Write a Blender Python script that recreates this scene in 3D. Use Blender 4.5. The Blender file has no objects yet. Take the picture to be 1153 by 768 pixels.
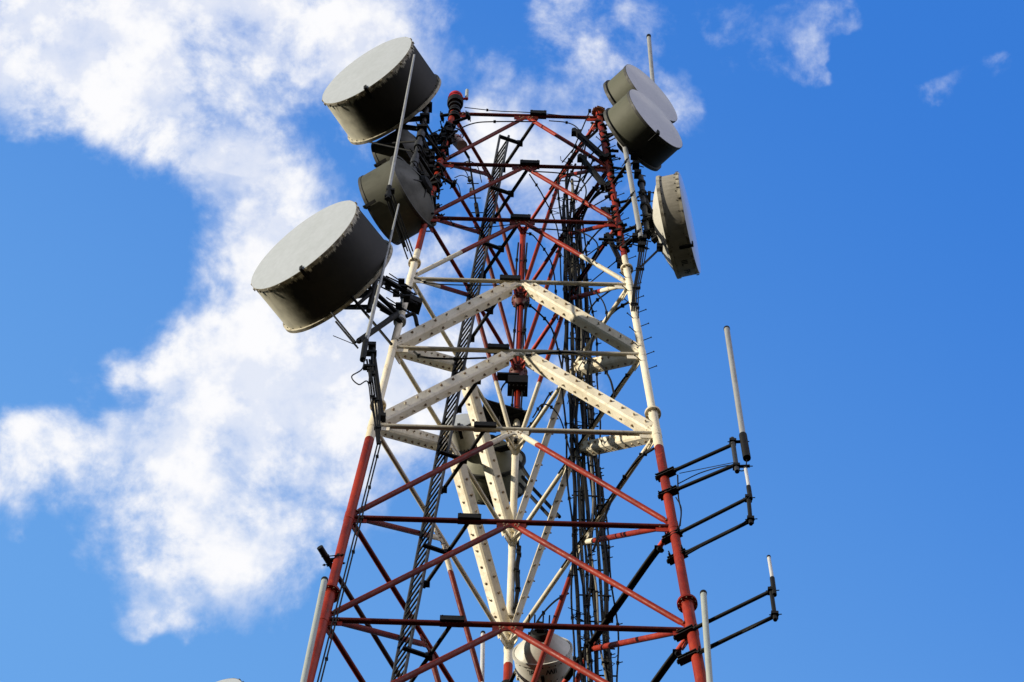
import bpy, math, random
from mathutils import Vector, Matrix
random.seed(7)
V = Vector
C = bpy.context.scene.collection
PI = math.pi
# ------------------------------------------------------------------ camera and tower numbers (from the photograph)
W, H = 1153.0, 768.0
S = 6.0
CAM = V((-0.0239, -39.5204, 1.65))
Z8 = 1.65 + 71.6766
YAW, PITCH, ROLL, FPX = -0.002542, 1.142678, 0.038283, 5600.94
TH, TAP = -0.007887, 0.121566
ZR = [0, .669163, 1.325255, 1.928953, 2.50122, 3.041978, 3.551815, 4.047102]
LV = {8 - i: Z8 + S * z for i, z in enumerate(ZR)}
LV[9] = Z8 - 4.15; LV[10] = Z8 - 8.4; LV[11] = Z8 - 12.8; LV[0] = LV[1] + 2.8
def zl(k):
    a = int(math.floor(k)); b = min(a + 1, 11)
    return LV[a] + (LV[b] - LV[a]) * (k - a)
def side(z): return S * (1 - TAP * (z - Z8) / S)
def leg(i, z):                                  # 0 left, 1 right, 2 far
    c = side(z) / math.sqrt(3)
    a = math.radians((210, 330, 90)[i]) + TH
    return V((c * math.cos(a), c * math.sin(a), z))
def mid(i, j, z, t=.5): return leg(i, z).lerp(leg(j, z), t)
cy_, sy_, cp_, sp_ = math.cos(YAW), math.sin(YAW), math.cos(PITCH), math.sin(PITCH)
FW = V((sy_ * cp_, cy_ * cp_, sp_)); R0 = V((cy_, -sy_, 0)); U0 = R0.cross(FW)
RT = R0 * math.cos(ROLL) + U0 * math.sin(ROLL)
UP = U0 * math.cos(ROLL) - R0 * math.sin(ROLL)
def ray(px, py): return FW + RT * ((px - W / 2) / FPX) - UP * ((py - H / 2) / FPX)
def at(px, py, Y):
    d = ray(px, py); return CAM + d * ((Y - CAM.y) / d.y)
def atz(px, py, Z):
    d = ray(px, py); return CAM + d * ((Z - CAM.z) / d.z)
Z = V((0, 0, 1))

# ------------------------------------------------------------------ mesh builder
class MB:
    def __init__(s): s.v = []; s.f = []; s.sm = []; s.mi = []
    def clusters(s, tol=.012):
        # separate pieces that do not touch each other (by bounding box)
        par = list(range(len(s.v)))
        def fd(i):
            while par[i] != i: par[i] = par[par[i]]; i = par[i]
            return i
        for f in s.f:
            a = fd(f[0])
            for q in f[1:]: par[fd(q)] = a
        isl = {}
        for i, p in enumerate(s.v):
            k = fd(i); b = isl.setdefault(k, [list(p), list(p)])
            for c in range(3): b[0][c] = min(b[0][c], p[c]); b[1][c] = max(b[1][c], p[c])
        ks = list(isl); g = {k: k for k in ks}
        def fg(k):
            while g[k] != k: k = g[k]
            return k
        for i, a in enumerate(ks):
            A = isl[a]
            for b in ks[i + 1:]:
                B = isl[b]
                if all(A[0][c] - tol <= B[1][c] and B[0][c] - tol <= A[1][c] for c in range(3)): g[fg(a)] = fg(b)
        out = {}
        for f, sm, mi in zip(s.f, s.sm, s.mi):
            k = fg(fd(f[0])); m, mp = out.setdefault(k, (MB(), {}))
            nf = []
            for q in f:
                if q not in mp: mp[q] = len(m.v); m.v.append(s.v[q])
                nf.append(mp[q])
            m.f.append(nf); m.sm.append(sm); m.mi.append(mi)
        return [m for m, _ in out.values()]
    def add(s, vs, fs, smooth=False, mi=0):
        o = len(s.v); s.v += [V(p) for p in vs]
        for f in fs: s.f.append([i + o for i in f]); s.sm.append(smooth); s.mi.append(mi)
        return s
    def tube(s, pts, r, n=12, caps=True, mi=0):
        pts = [V(p) for p in pts]; m = len(pts)
        rs = r if isinstance(r, (list, tuple)) else [r] * m
        d0 = (pts[1] - pts[0]).normalized()
        a = d0.orthogonal().normalized() if abs(d0.z) > .9 else d0.cross(Z).normalized()
        vs = []
        for i, p in enumerate(pts):
            d = (pts[min(i + 1, m - 1)] - pts[max(i - 1, 0)]).normalized()
            a = (a - d * a.dot(d)).normalized(); b = d.cross(a)
            for k in range(n):
                t = 2 * PI * k / n
                vs.append(p + (a * math.cos(t) + b * math.sin(t)) * rs[i])
        fs = []
        for i in range(m - 1):
            for k in range(n):
                k2 = (k + 1) % n
                fs.append((i * n + k, i * n + k2, (i + 1) * n + k2, (i + 1) * n + k))
        s.add(vs, fs, True, mi)
        if caps:
            s.add(vs[:n], [list(range(n))[::-1]], False, mi); s.add(vs[-n:], [list(range(n))], False, mi)
        return s
    def box(s, c, ax, ay, az, mi=0):            # half-extent vectors
        c = V(c); vs = [c + ax * i + ay * j + az * k for i in (-1, 1) for j in (-1, 1) for k in (-1, 1)]
        if ax.cross(ay).dot(az) > 0: fs = [(0, 1, 3, 2), (4, 6, 7, 5), (0, 4, 5, 1), (2, 3, 7, 6), (0, 2, 6, 4), (1, 5, 7, 3)]
        else: fs = [(0, 2, 3, 1), (4, 5, 7, 6), (0, 1, 5, 4), (2, 6, 7, 3), (0, 4, 6, 2), (1, 3, 7, 5)]
        return s.add(vs, fs, False, mi)
    def bar(s, a, b, w, h, up=Z, mi=0):         # rectangular bar from a to b
        a, b = V(a), V(b); d = (b - a); L = d.length; d.normalize()
        x = d.cross(up); x = x.normalized() if x.length > 1e-4 else d.orthogonal().normalized()
        y = x.cross(d)
        return s.box((a + b) / 2, d * (L / 2), x * (w / 2), y * (h / 2), mi)
    def lathe(s, prof, n=48, mi=0, smooth=True, o=V((0, 0, 0)), ax=V((1, 0, 0)), close=False):
        ax = V(ax).normalized(); a = ax.orthogonal().normalized(); b = ax.cross(a)
        vs = []; m = len(prof)
        for (x, r) in prof:
            for k in range(n):
                t = 2 * PI * k / n
                vs.append(V(o) + ax * x + (a * math.cos(t) + b * math.sin(t)) * r)
        fs = [(i * n + k, i * n + (k + 1) % n, (i + 1) * n + (k + 1) % n, (i + 1) * n + k) for i in range(m - 1) for k in range(n)]
        # hard edges: duplicate rings per segment
        for i in range(m - 1):
            seg = vs[i * n:(i + 2) * n]
            s.add(seg, [(k, (k + 1) % n, n + (k + 1) % n, n + k) for k in range(n)], smooth, mi)
        return s
    def disc(s, c, ax, r, n=24, mi=0):
        ax = V(ax).normalized(); a = ax.orthogonal().normalized(); b = ax.cross(a)
        return s.add([V(c) + (a * math.cos(2 * PI * k / n) + b * math.sin(2 * PI * k / n)) * r for k in range(n)], [list(range(n))], False, mi)
    def build(s, name, mats, parent=None, label=None, local=False, split=False):
        if split:
            for m in s.clusters(): m.build(name, mats, parent, label, local)
            return
        me = bpy.data.meshes.new(name)
        inv = Matrix.Identity(4)
        if parent is not None and not local:
            rt = parent
            while rt.parent is not None: rt = rt.parent
            inv = (Matrix.Translation(ORG.get(rt.name, V((0, 0, 0)))) @ rt.rotation_euler.to_matrix().to_4x4()).inverted()
        me.from_pydata([tuple(inv @ p) for p in s.v], [], s.f)
        for i, p in enumerate(me.polygons): p.use_smooth = s.sm[i]; p.material_index = s.mi[i]
        if not isinstance(mats, (list, tuple)): mats = [mats]
        for m in mats: me.materials.append(m)
        me.update()
        o = bpy.data.objects.new(name, me); C.objects.link(o)
        if parent is not None: o.parent = parent
        if label: o['label'] = label
        return o
ORG = {}
def origin_of(o):
    while o.parent is not None: o = o.parent
    return ORG.get(o.name, V((0, 0, 0)))
def thing(name, label, cat, loc=(0, 0, 0), group=None):
    o = bpy.data.objects.new(name, None); C.objects.link(o); o.empty_display_size = .2
    o.location = loc; ORG[o.name] = V(loc)
    o['label'] = label; o['category'] = cat
    if group: o['group'] = group
    return o

# ------------------------------------------------------------------ materials
def newmat(name):
    m = bpy.data.materials.new(name); m.use_nodes = True
    nt = m.node_tree; b = nt.nodes['Principled BSDF']; return m, nt, b
def N(nt, t, **kw):
    n = nt.nodes.new(t)
    for k, v in kw.items():
        if k.startswith('i_'):
            n.inputs[int(k[2:]) if k[2:].isdigit() else k[2:]].default_value = v
        else: setattr(n, k, v)
    return n
def noise(nt, src, scale, detail=5, rough=.6, sx=(1, 1, 1)):
    mp = N(nt, 'ShaderNodeMapping'); mp.inputs['Scale'].default_value = sx
    nt.links.new(src, mp.inputs[0])
    n = N(nt, 'ShaderNodeTexNoise'); n.inputs['Scale'].default_value = scale
    n.inputs['Detail'].default_value = detail; n.inputs['Roughness'].default_value = rough
    nt.links.new(mp.outputs[0], n.inputs['Vector']); return n.outputs['Fac']
def ramp(nt, src, a, b, c0=0., c1=1.):
    r = N(nt, 'ShaderNodeMapRange'); r.interpolation_type = 'SMOOTHSTEP'
    r.inputs['From Min'].default_value = a; r.inputs['From Max'].default_value = b
    r.inputs['To Min'].default_value = c0; r.inputs['To Max'].default_value = c1
    nt.links.new(src, r.inputs['Value']); return r.outputs['Result']
def mixc(nt, fac, a, b, mode='MIX'):
    m = N(nt, 'ShaderNodeMix', data_type='RGBA', blend_type=mode, clamp_result=False)
    for sock, v in ((m.inputs[0], fac), (m.inputs[6], a), (m.inputs[7], b)):
        if isinstance(v, bpy.types.NodeSocket): nt.links.new(v, sock)
        elif isinstance(v, (int, float)): sock.default_value = v
        else: sock.default_value = (*v, 1)
    return m.outputs[2]
def objc(nt): return N(nt, 'ShaderNodeTexCoord').outputs['Object']
def math_(nt, op, a, b=None):
    m = N(nt, 'ShaderNodeMath', operation=op)
    for i, v in enumerate((a, b)):
        if v is None: continue
        if isinstance(v, bpy.types.NodeSocket): nt.links.new(v, m.inputs[i])
        else: m.inputs[i].default_value = v
    return m.outputs[0]
def bump(nt, b, h, st=.3, dist=.01):
    bp = N(nt, 'ShaderNodeBump'); bp.inputs['Strength'].default_value = st; bp.inputs['Distance'].default_value = dist
    nt.links.new(h, bp.inputs['Height']); nt.links.new(bp.outputs[0], b.inputs['Normal'])
def plain(name, col, rough=.6, metal=0., dirt=None, dscale=6., amt=.6, spec=.5, sx=(1, 1, 1)):
    m, nt, b = newmat(name); oc = objc(nt)
    n1 = noise(nt, oc, dscale, 6, .65, sx)
    f = ramp(nt, n1, .42, .68, 0, amt)
    c = mixc(nt, f, col, dirt or tuple(x * .45 for x in col))
    n2 = noise(nt, oc, dscale * 7, 3)
    c = mixc(nt, ramp(nt, n2, .3, .7, 0, .25), c, tuple(x * .7 for x in col))
    nt.links.new(c, b.inputs['Base Color'])
    nt.links.new(ramp(nt, n1, .3, .7, rough - .08, rough + .15), b.inputs['Roughness'])
    b.inputs['Metallic'].default_value = metal
    b.inputs['Specular IOR Level'].default_value = spec
    bump(nt, b, n2, .15, .004)
    return m
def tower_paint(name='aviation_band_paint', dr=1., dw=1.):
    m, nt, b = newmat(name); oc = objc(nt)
    sep = N(nt, 'ShaderNodeSeparateXYZ'); nt.links.new(oc, sep.inputs[0]); z = sep.outputs['Z']
    nb = noise(nt, oc, 9, 2); zz = math_(nt, 'ADD', z, math_(nt, 'MULTIPLY', math_(nt, 'SUBTRACT', nb, .5), .06))
    ztop = zl(3.56); zbot = zl(6.16)
    w = math_(nt, 'MULTIPLY', math_(nt, 'LESS_THAN', zz, ztop), math_(nt, 'GREATER_THAN', zz, zbot))
    n1 = noise(nt, oc, 1.7, 7, .7, (1, 1, .35)); n2 = noise(nt, oc, 14, 5, .7, (1, 1, .4)); n3 = noise(nt, oc, 60, 3)
    red = mixc(nt, ramp(nt, n1, .38, .66), (.37, .030, .007), (.18, .011, .004))
    red = mixc(nt, ramp(nt, n2, .52, .75, 0, .75), red, (.46, .062, .020))
    red = mixc(nt, ramp(nt, n3, .66, .74, 0, .8), red, (.05, .018, .012))
    wh = mixc(nt, ramp(nt, n1, .38, .68), (.94, .91, .80), (.74, .68, .54))
    wh = mixc(nt, ramp(nt, n2, .55, .76, 0, .7), wh, (.36, .30, .21))
    wh = mixc(nt, ramp(nt, n3, .64, .72, 0, .8), wh, (.20, .10, .045))
    n6 = noise(nt, oc, 4.5, 6, .75, (1, 1, .18)); wh = mixc(nt, ramp(nt, n6, .60, .74, 0, .75), wh, (.30, .17, .08)); red = mixc(nt, ramp(nt, n6, .60, .72, 0, .85), red, (.07, .03, .02))
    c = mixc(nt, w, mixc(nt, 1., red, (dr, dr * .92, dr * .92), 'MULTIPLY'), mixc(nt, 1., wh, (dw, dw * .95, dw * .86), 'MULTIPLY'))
    nt.links.new(c, b.inputs['Base Color'])
    nt.links.new(ramp(nt, n2, .3, .7, .42, .68), b.inputs['Roughness']); b.inputs['Specular IOR Level'].default_value = .3
    bump(nt, b, n3, .2, .004)
    return m
def drum_mat(name, col, grime, front_x, amt=1., belly=None):
    # weathered drum: streaks run in from the front edge, mottled stains elsewhere
    m, nt, b = newmat(name); oc = objc(nt)
    sep = N(nt, 'ShaderNodeSeparateXYZ'); nt.links.new(oc, sep.inputs[0]); x = sep.outputs['X']
    n1 = noise(nt, oc, 2.2, 6, .65); n2 = noise(nt, oc, 9, 6, .75, (.18, 1.5, 1.5)); n3 = noise(nt, oc, 40, 3)
    c = mixc(nt, ramp(nt, n1, .40, .70), col, tuple(v * .72 for v in col))
    edge = ramp(nt, x, front_x - .42, front_x + .02)
    k = math_(nt, 'MULTIPLY', edge, ramp(nt, n2, .45, .62))
    c = mixc(nt, math_(nt, 'MULTIPLY', k, .85 * amt), c, grime)
    c = mixc(nt, ramp(nt, n3, .66, .76, 0, .5), c, grime)
    if belly:                              # belly shade painted black, ending in a ragged stain toward the front edge
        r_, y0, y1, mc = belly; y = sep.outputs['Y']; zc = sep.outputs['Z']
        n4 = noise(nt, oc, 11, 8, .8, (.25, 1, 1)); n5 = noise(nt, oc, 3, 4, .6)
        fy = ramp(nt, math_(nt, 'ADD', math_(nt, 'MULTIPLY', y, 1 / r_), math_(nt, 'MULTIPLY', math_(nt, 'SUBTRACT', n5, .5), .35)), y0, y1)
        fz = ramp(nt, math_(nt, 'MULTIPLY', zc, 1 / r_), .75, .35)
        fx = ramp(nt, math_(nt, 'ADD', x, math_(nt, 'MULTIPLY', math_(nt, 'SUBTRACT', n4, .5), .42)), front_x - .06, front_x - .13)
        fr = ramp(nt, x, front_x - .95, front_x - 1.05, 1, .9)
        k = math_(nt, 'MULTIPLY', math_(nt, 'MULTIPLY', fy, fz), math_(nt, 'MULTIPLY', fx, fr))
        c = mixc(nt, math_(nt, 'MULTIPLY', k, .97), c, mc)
    nt.links.new(c, b.inputs['Base Color']); b.inputs['Roughness'].default_value = .6
    b.inputs['Specular IOR Level'].default_value = .2
    bump(nt, b, n1, .1, .01)
    return m
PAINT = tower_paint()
PAINT_SHADE = tower_paint('shaded_band_paint', .33, .62)  # darkened copy: shade painted onto front horizontals and gussets
PAINT_LIT = tower_paint('sunlit_band_paint', 1.7, 1.)  # brightened copy: sunlight painted onto the right-face horizontals
PAINT_HALF = tower_paint('half_shaded_band_paint', .58, .85)  # part-darkened copy: shade painted onto left-face and left-going braces
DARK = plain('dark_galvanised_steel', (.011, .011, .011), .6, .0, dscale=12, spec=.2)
BLACK = plain('black_cable_sheath', (.005, .005, .005), .6, dscale=20, spec=.2)
BEIGE = plain('weathered_cable_sheath', (.22, .20, .15), .6, dscale=10, dirt=(.04, .035, .03), amt=.9, sx=(1, 1, .3))
GALV = plain('zinc_coated_pipe', (.42, .43, .43), .48, .25, dscale=7, dirt=(.22, .22, .21), sx=(1, 1, .4))
GREY = plain('blue_grey_pipe', (.045, .048, .055), .5, .2, dscale=9)
GLASSF = plain('pale_fibreglass', (.46, .50, .47), .45, 0, dscale=5, dirt=(.30, .33, .30), sx=(1, 1, .3))
WHITEF = plain('white_fibreglass', (.72, .73, .74), .4, 0, dscale=6, dirt=(.5, .5, .5))
RUST = plain('rusty_bolt', (.36, .26, .16), .75, .0, dscale=30, dirt=(.06, .03, .018))
DARKRED = plain('grimy_red_paint', (.14, .014, .007), .6, dscale=9, dirt=(.03, .012, .01), amt=.9)
RUSTY = plain('rusted_steel', (.20, .075, .028), .8, .0, dscale=14, dirt=(.03, .015, .01), amt=.9)
WOOD = plain('brown_painted_pipe', (.06, .022, .014), .6, dscale=8)
RADOME_L = plain('grey_radome_fabric', (.46, .50, .55), .7, dscale=1.3, dirt=(.41, .45, .49), amt=.6, spec=.25)
RADOME_R = plain('pale_radome_fabric', (.86, .83, .86), .6, dscale=1.6, dirt=(.82, .79, .82), amt=.5, spec=.25)
SHELLW = plain('white_dish_shell', (.72, .70, .62), .5, dscale=2.5, dirt=(.46, .44, .37), amt=.6)
SHELLG = plain('greenish_dish_shell', (.085, .085, .068), .6, dscale=2.5, dirt=(.04, .04, .032), amt=.7)
INK = plain('black_lettering', (.012, .012, .012), .6, dscale=10)
LENS = plain('red_beacon_lens', (.55, .010, .008), .2, dscale=6, dirt=(.16, .004, .004), spec=.6)
LABEL = plain('faded_label_plate', (.55, .42, .38), .6, dscale=9, dirt=(.35, .12, .10))

# ------------------------------------------------------------------ the tower
T = thing('lattice_tower', 'tall three-legged red and white banded steel lattice mast carrying every dish', 'lattice tower', (0, 0, 0))
def leg_r(z):
    for k, r in ((3.75, .062), (5.75, .070), (7.75, .084), (9.75, .098)):
        if z > zl(k): return r
    return .112
for i in range(3):
    top = zl(1) + (.55, .35, .1)[i]
    zs = [0, zl(9.75), zl(7.75), zl(5.75), zl(3.75), top]
    mb = MB()
    for a, b in zip(zs[:-1], zs[1:]):
        r = leg_r((a + b) / 2); mb.tube([leg(i, a), leg(i, b)], r, 20)
    L = mb.build('leg', PAINT, T)
    for k in (3.75, 5.75, 7.75, 9.75):
        p = leg(i, zl(k)); d = (leg(i, zl(k) + 1) - p).normalized(); r = leg_r(zl(k) - .1)
        fb = MB()
        fb.lathe([(-.07, r), (-.06, r * 1.12), (-.035, r * 1.2), (-.035, r * 1.75), (-.004, r * 1.75), (-.004, r * 1.6), (.004, r * 1.6), (.004, r * 1.75), (.035, r * 1.75), (.035, r * 1.15), (.08, r)], 24, o=p, ax=d)
        a = d.orthogonal().normalized(); b = d.cross(a)
        for q in range(10):
            t = 2 * PI * q / 10; c = p + (a * math.cos(t) + b * math.sin(t)) * r * 1.45
            fb.tube([c - d * .06, c + d * .06], .012, 6, mi=1)
        fb.build('flange', [PAINT, RUST], L)
    # node collars: ring of small lugs around every joint
    for k in range(1, 11):
        z = zl(k); p = leg(i, z); r = leg_r(z)
        g = MB(); d = (leg(i, z + 1) - p).normalized()
        g.lathe([(-.16, r), (-.15, r * 1.10), (.15, r * 1.10), (.16, r)], 16, o=p, ax=d)
        for j in range(3):
            if j == i: continue
            h = (leg(j, z) - p).normalized()
            c = p + h * (r + .10); n = h.cross(d).normalized()
            g.box(c - d * .05, h * .12, d * .15, n * .007)
            for e in (-.04, .05):
                g.tube([c + d * e + h * .05 - n * .03, c + d * e + h * .05 + n * .03], .012, 6, mi=1)
        g.build('joint_plate', [PAINT, RUST], L)
# step pegs up the right leg
LR = [o for o in T.children if o.name.startswith('leg')][1]
z = zl(5.2); q = 0
while z < zl(1) + .1:
    p = leg(1, z); r = leg_r(z); q += 1
    d = V((.9, -.42, 0)) if q % 2 else V((-.75, -.65, 0))
    d.normalize(); s = MB().tube([p + d * r * .8, p + d * (r + .16)], .009, 6).tube([p + d * (r + .15), p + d * (r + .165)], .016, 6)
    s.build('step_peg', DARK, LR); z += .34
HR, DR = .043, .047
FACES = ((0, 1), (0, 2), (1, 2))
def trim(a, b, ra, rb):
    d = (b - a).normalized(); return a + d * ra, b - d * rb
def bolted_beam(a, b, turn=0, sc_=1.):
    a, b = trim(a, b, .30, .26)
    d = (b - a).normalized(); c = V((0, -.42, -.9)); w = (c - d * c.dot(d)).normalized()
    if turn: w = Matrix.Rotation(math.radians(turn), 3, d) @ w
    u = d.cross(w)
    prof = [(x * sc_, y * sc_) for x, y in ((-.148, -.065), (-.022, .03), (.022, .03), (.148, -.065))]
    mb = MB(); t = .012
    for k in range(3):
        (u0, w0), (u1, w1) = prof[k], prof[k + 1]
        n = (u * -(w1 - w0) + w * (u1 - u0)).normalized()
        vs = [p + u * uu + w * ww + n * s for p in (a, b) for (uu, ww) in ((u0, w0), (u1, w1)) for s in (-t, 0)]
        fs = [(0, 2, 3, 1), (4, 5, 7, 6), (0, 1, 5, 4), (2, 6, 7, 3), (1, 3, 7, 5), (0, 4, 6, 2)]
        mb.add(vs, fs)
    # rear stiffener web and end pins
    mb.bar(a - w * .06, b - w * .06, .02, .10, up=w)
    for p, q in ((a, -1), (b, 1)):
        mb.tube([p + d * q * -.05 , p + d * q * .2], .035, 8)
        mb.box(p + d * q * .08, d * .10, u * .06, w * .012)
    L = (b - a).length; n = max(4, round(L / .34))
    for k in range(n):
        s = .12 + (L - .24) * k / (n - 1)
        for sg in (-1, 1):
            (u0, w0) = (.088 * sg * sc_, -.0198 * sc_)
            nn = (w * .126 + u * sg * .095).normalized()
            p = a + d * (s + (.05 if sg > 0 else -.05)) + u * u0 + w * w0
            p = p + nn * .0
            mb.tube([p, p + nn * .014], .026, 8, mi=1 if random.random() < .55 else 0); mb.tube([p + nn * .012, p + nn * random.uniform(.028, .042)], .015, 6, mi=1)
    return mb
for k in range(1, 11):
    z0 = zl(k); z1 = zl(k + 1) if k < 10 else None
    for (i, j) in FACES:
        a, b = leg(i, z0), leg(j, z0); r = leg_r(z0)
        p, q = trim(a, b, r, r)
        h = HR * (1 + .04 * (k - 4))
        MB().tube([p, q], h, 14).build('horizontal_brace', PAINT_SHADE if (i, j) == (0, 1) else PAINT_HALF if i == 0 else PAINT_LIT, T)
        m = (a + b) / 2; dn = (b - a).normalized(); nrm = dn.cross(Z).normalized()
        g = MB().box(m - Z * .06, dn * .25, Z * .14, nrm * .010)
        for e in (-.13, .13): g.tube([m + dn * e - Z * .1 - nrm * .03, m + dn * e - Z * .1 + nrm * .03], .013, 6, mi=1)
        g.build('gusset_plate', [PAINT_SHADE, RUST], T)
        if z1 is None: continue
        for e in (i, j):
            f = leg(e, z1)
            if k in (4, 5): bolted_beam(m - Z * .04, f, *((-60, .68) if (i, j) == (1, 2) and e == 2 else (0, 1.))).build('bolted_beam', [PAINT, RUST], T)
            else:
                p, q = trim(m - Z * .05, f + Z * .06, .06, leg_r(z1))
                rr = DR * (1 + .04 * (k - 4)); dd = (q - p).normalized(); nn = dd.cross(V((0, 0, 1))).normalized(); uu = dd.cross(nn)
                db = MB().tube([p + dd * .16, p + dd * .26, q - dd * .22, q - dd * .12], [rr * .55, rr, rr, rr * .55], 14)
                for (e0, sg) in ((p, 1), (q, -1)):
                    db.box(e0 + dd * sg * .10, dd * .14, uu * .055, nn * .010)
                    for t in (.05, .13): db.tube([e0 + dd * sg * t - nn * .035, e0 + dd * sg * t + nn * .035], .014, 6, mi=1)
                db.build('diagonal_brace', [PAINT_HALF if e == 0 or ((i, j) == (0, 2)) else PAINT, RUST], T)
    # support box and arm that carry the cable ladder
    if k <= 9:
        zz = z0; xq = -.92 + 1.15 * (zz - Z8) / 24.0
        q = V((xq, leg(0, zz).y + (xq - leg(0, zz).x) * math.tan(TH), zz))
        dv = V((-.5, .866, 0)); wx = .20 if k > 1 else .17
        bx = MB().box(q + V((0, -.015, .05)), V((wx, 0, 0)), V((0, .07, 0)), V((0, 0, .075)))
        for e in (-1, 1): bx.tube([q + V((e * wx * .8, -.1, .1)), q + V((e * wx * .8, .1, .1))], .012, 6)
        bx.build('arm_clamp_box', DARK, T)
        ab = MB().tube([q, q + dv * 1.5], .036, 10)
        e = q + dv * 1.42
        ab.box(e, V((.07, 0, 0)), V((0, .05, 0)), V((0, 0, .04)))
        e2 = q + dv * .72; ab.bar(e2, e2 + V((-.42, -.12, .04)), .07, .05); ab.box(e2, V((.06, 0, 0)), V((0, .05, 0)), V((0, 0, .06)))
        ab.build('ladder_support_arm', DARK, T)

# ------------------------------------------------------------------ ladder on the left inside the tower
def ladB(z):
    x = -.92 + 1.15 * (z - Z8) / 24.0; f = 1.36 - .2 * (z - Z8) / 24
    return V((x, leg(0, z).y, z)) + V((-.5, .866, 0)) * f + V((-.1, 0, 0))
DL = V((-.5, .866, 0)) * .50
LD = thing('climbing_ladder', 'dark narrow ladder leaning up inside the left half of the mast', 'ladder', ladB(zl(9.2)))
zt, zb = zl(1) + 1.45, zl(9.3)
for s in (0, 1):
    mb = MB(); mb.tube([ladB(zb) + DL * s, ladB(zt + s * 1.15) + DL * s], .027, 8); mb.build('rail', GREY, LD)
rung = None; nz = 100
for q in range(nz):
    z = zb + (zt - zb) * (q + .5) / nz; p = ladB(z)
    if rung is None:
        rung = MB().tube([p, p + DL], .019, 6).build('rung', DARK, LD); base = p.copy()
    else:
        o = rung.copy(); C.objects.link(o); o.parent = LD; o.location = p - base
for (f, rr) in ((.12, .012), (.88, .014)):
    pts = [ladB(zb + (zt - zb) * q / 60) + DL * (f + .07 * math.sin(q * .9 + f * 9)) + V((0, .035, 0)) for q in range(61)]
    c = thing('ladder_cable', 'black cable wandering up the back of the dark ladder', 'cable', pts[0], 'cables on the back of the ladder')
    MB().tube(pts, rr, 6).build('sheath', BLACK, c)

# ------------------------------------------------------------------ feeder cable run on the right face
def runp(z, dx, dy=0.):
    p = mid(1, 2, z); zz = (z - Z8) / 24.0
    return V((p.x + dx, p.y + dy - .10, z))
zt, zb = zl(1) - .3, zl(9.4)
RK = thing('cable_rack', 'vertical cable rack with pale rails on the right face of the mast', 'cable rack', runp(zb, 0))
def trk(dx, dxt, dy, n=80, wob=.012, ztop=zt, ph=0):
    pts = []
    for q in range(n + 1):
        z = zb + (ztop - zb) * q / n; t = max(0, min(1, (z - zl(6)) / (zl(1) - zl(6))))
        pts.append(runp(z, (dx + (dxt - dx) * t) + wob * math.sin(q * .55 + ph) + wob * 1.8 * math.sin(q * .21 + ph * 2.3), dy + wob * math.cos(q * .43 + ph)))
    return pts
MB().tube(trk(-.02, .10, .05, wob=0), .030, 8).build('rail', BEIGE, RK)
MB().tube(trk(.28, .22, .05, wob=0), .028, 8).build('rail', BEIGE, RK)
za = zb + .3
while za < zt:
    t = max(0, min(1, (za - zl(6)) / (zl(1) - zl(6))))
    a = runp(za, -.16 + (.0 + .16) * t, .05); b = runp(za, .46 - .1 * t, .05)
    MB().bar(a, b, .022, .022).build('rung', DARK, RK); za += .95
specs = [(-.235, -.02, .00, .018, BLACK, .9), (-.13, .02, .02, .036, BLACK, .9), (-.085, .06, -.05, .018, BLACK, 1), (.045, .12, -.04, .022, BLACK, 1.05),
         (.075, .17, .11, .022, BEIGE, 1), (.125, .19, -.03, .038, BLACK, .95), (.175, .21, .10, .020, BLACK, 1), (.20, .25, -.06, .020, BEIGE, 1.1),
         (.345, .30, -.02, .042, BLACK, .9), (.39, .34, .08, .022, BLACK, 1), (.46, .42, 0, .016, BLACK, .8), (.02, .03, .13, .018, BLACK, 1)]
for ci, (dx, dxt, dy, r, m, kk) in enumerate(specs):
    pts = trk(dx, dxt, dy, ph=ci * 1.7, ztop=zt - (0, 2.6, 1.2, 4.5, .4, 3.4, .8, 5.5, 2.0, 6.5, 1.6, 3.0)[ci], wob=.013 if r > .03 else .026)
    th = ('thin' if r < .025 else 'medium' if r < .035 else 'thick'); co = 'pale weathered' if m is BEIGE else 'black'
    c = thing('feeder_cable', f'{th} {co} feeder cable in the vertical bundle on the right face', 'cable', pts[0], f'{th} {co} feeder cables of the vertical bundle')
    MB().tube(pts, r, 8).build('sheath', m, c)
    cl = MB(); st = 2 if r < .025 else 5
    for q in range(1 + ci % 3, 80, st * 2):
        p = pts[q]; cl.box(p, V((r + .010, 0, 0)), V((0, r + .010, 0)), V((0, 0, .022)))
        if r < .025: cl.tube([p + V((r, 0, 0)), p + V((r + .07, -.02, .01))], .010, 5)
    cl.build('cable_clamp', DARK, c, split=True)
# loose wires and ties in the bundle
for q in range(26):
    z = zb + (zt - zb) * random.random(); x0 = random.uniform(-.2, .35); L = random.uniform(.5, 1.6)
    pts = [runp(z + L * t / 8, x0 + random.uniform(-.03, .03) + .25 * (t / 8) * random.choice((-1, 1)) * .6, random.uniform(-.15, -.05)) for t in range(9)]
    c = thing('loose_wire', 'thin slack black wire tangled in the vertical cable bundle', 'wire', pts[0], 'slack wires of the vertical bundle')
    MB().tube(pts, .008, 5).build('strand', BLACK, c)

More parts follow.
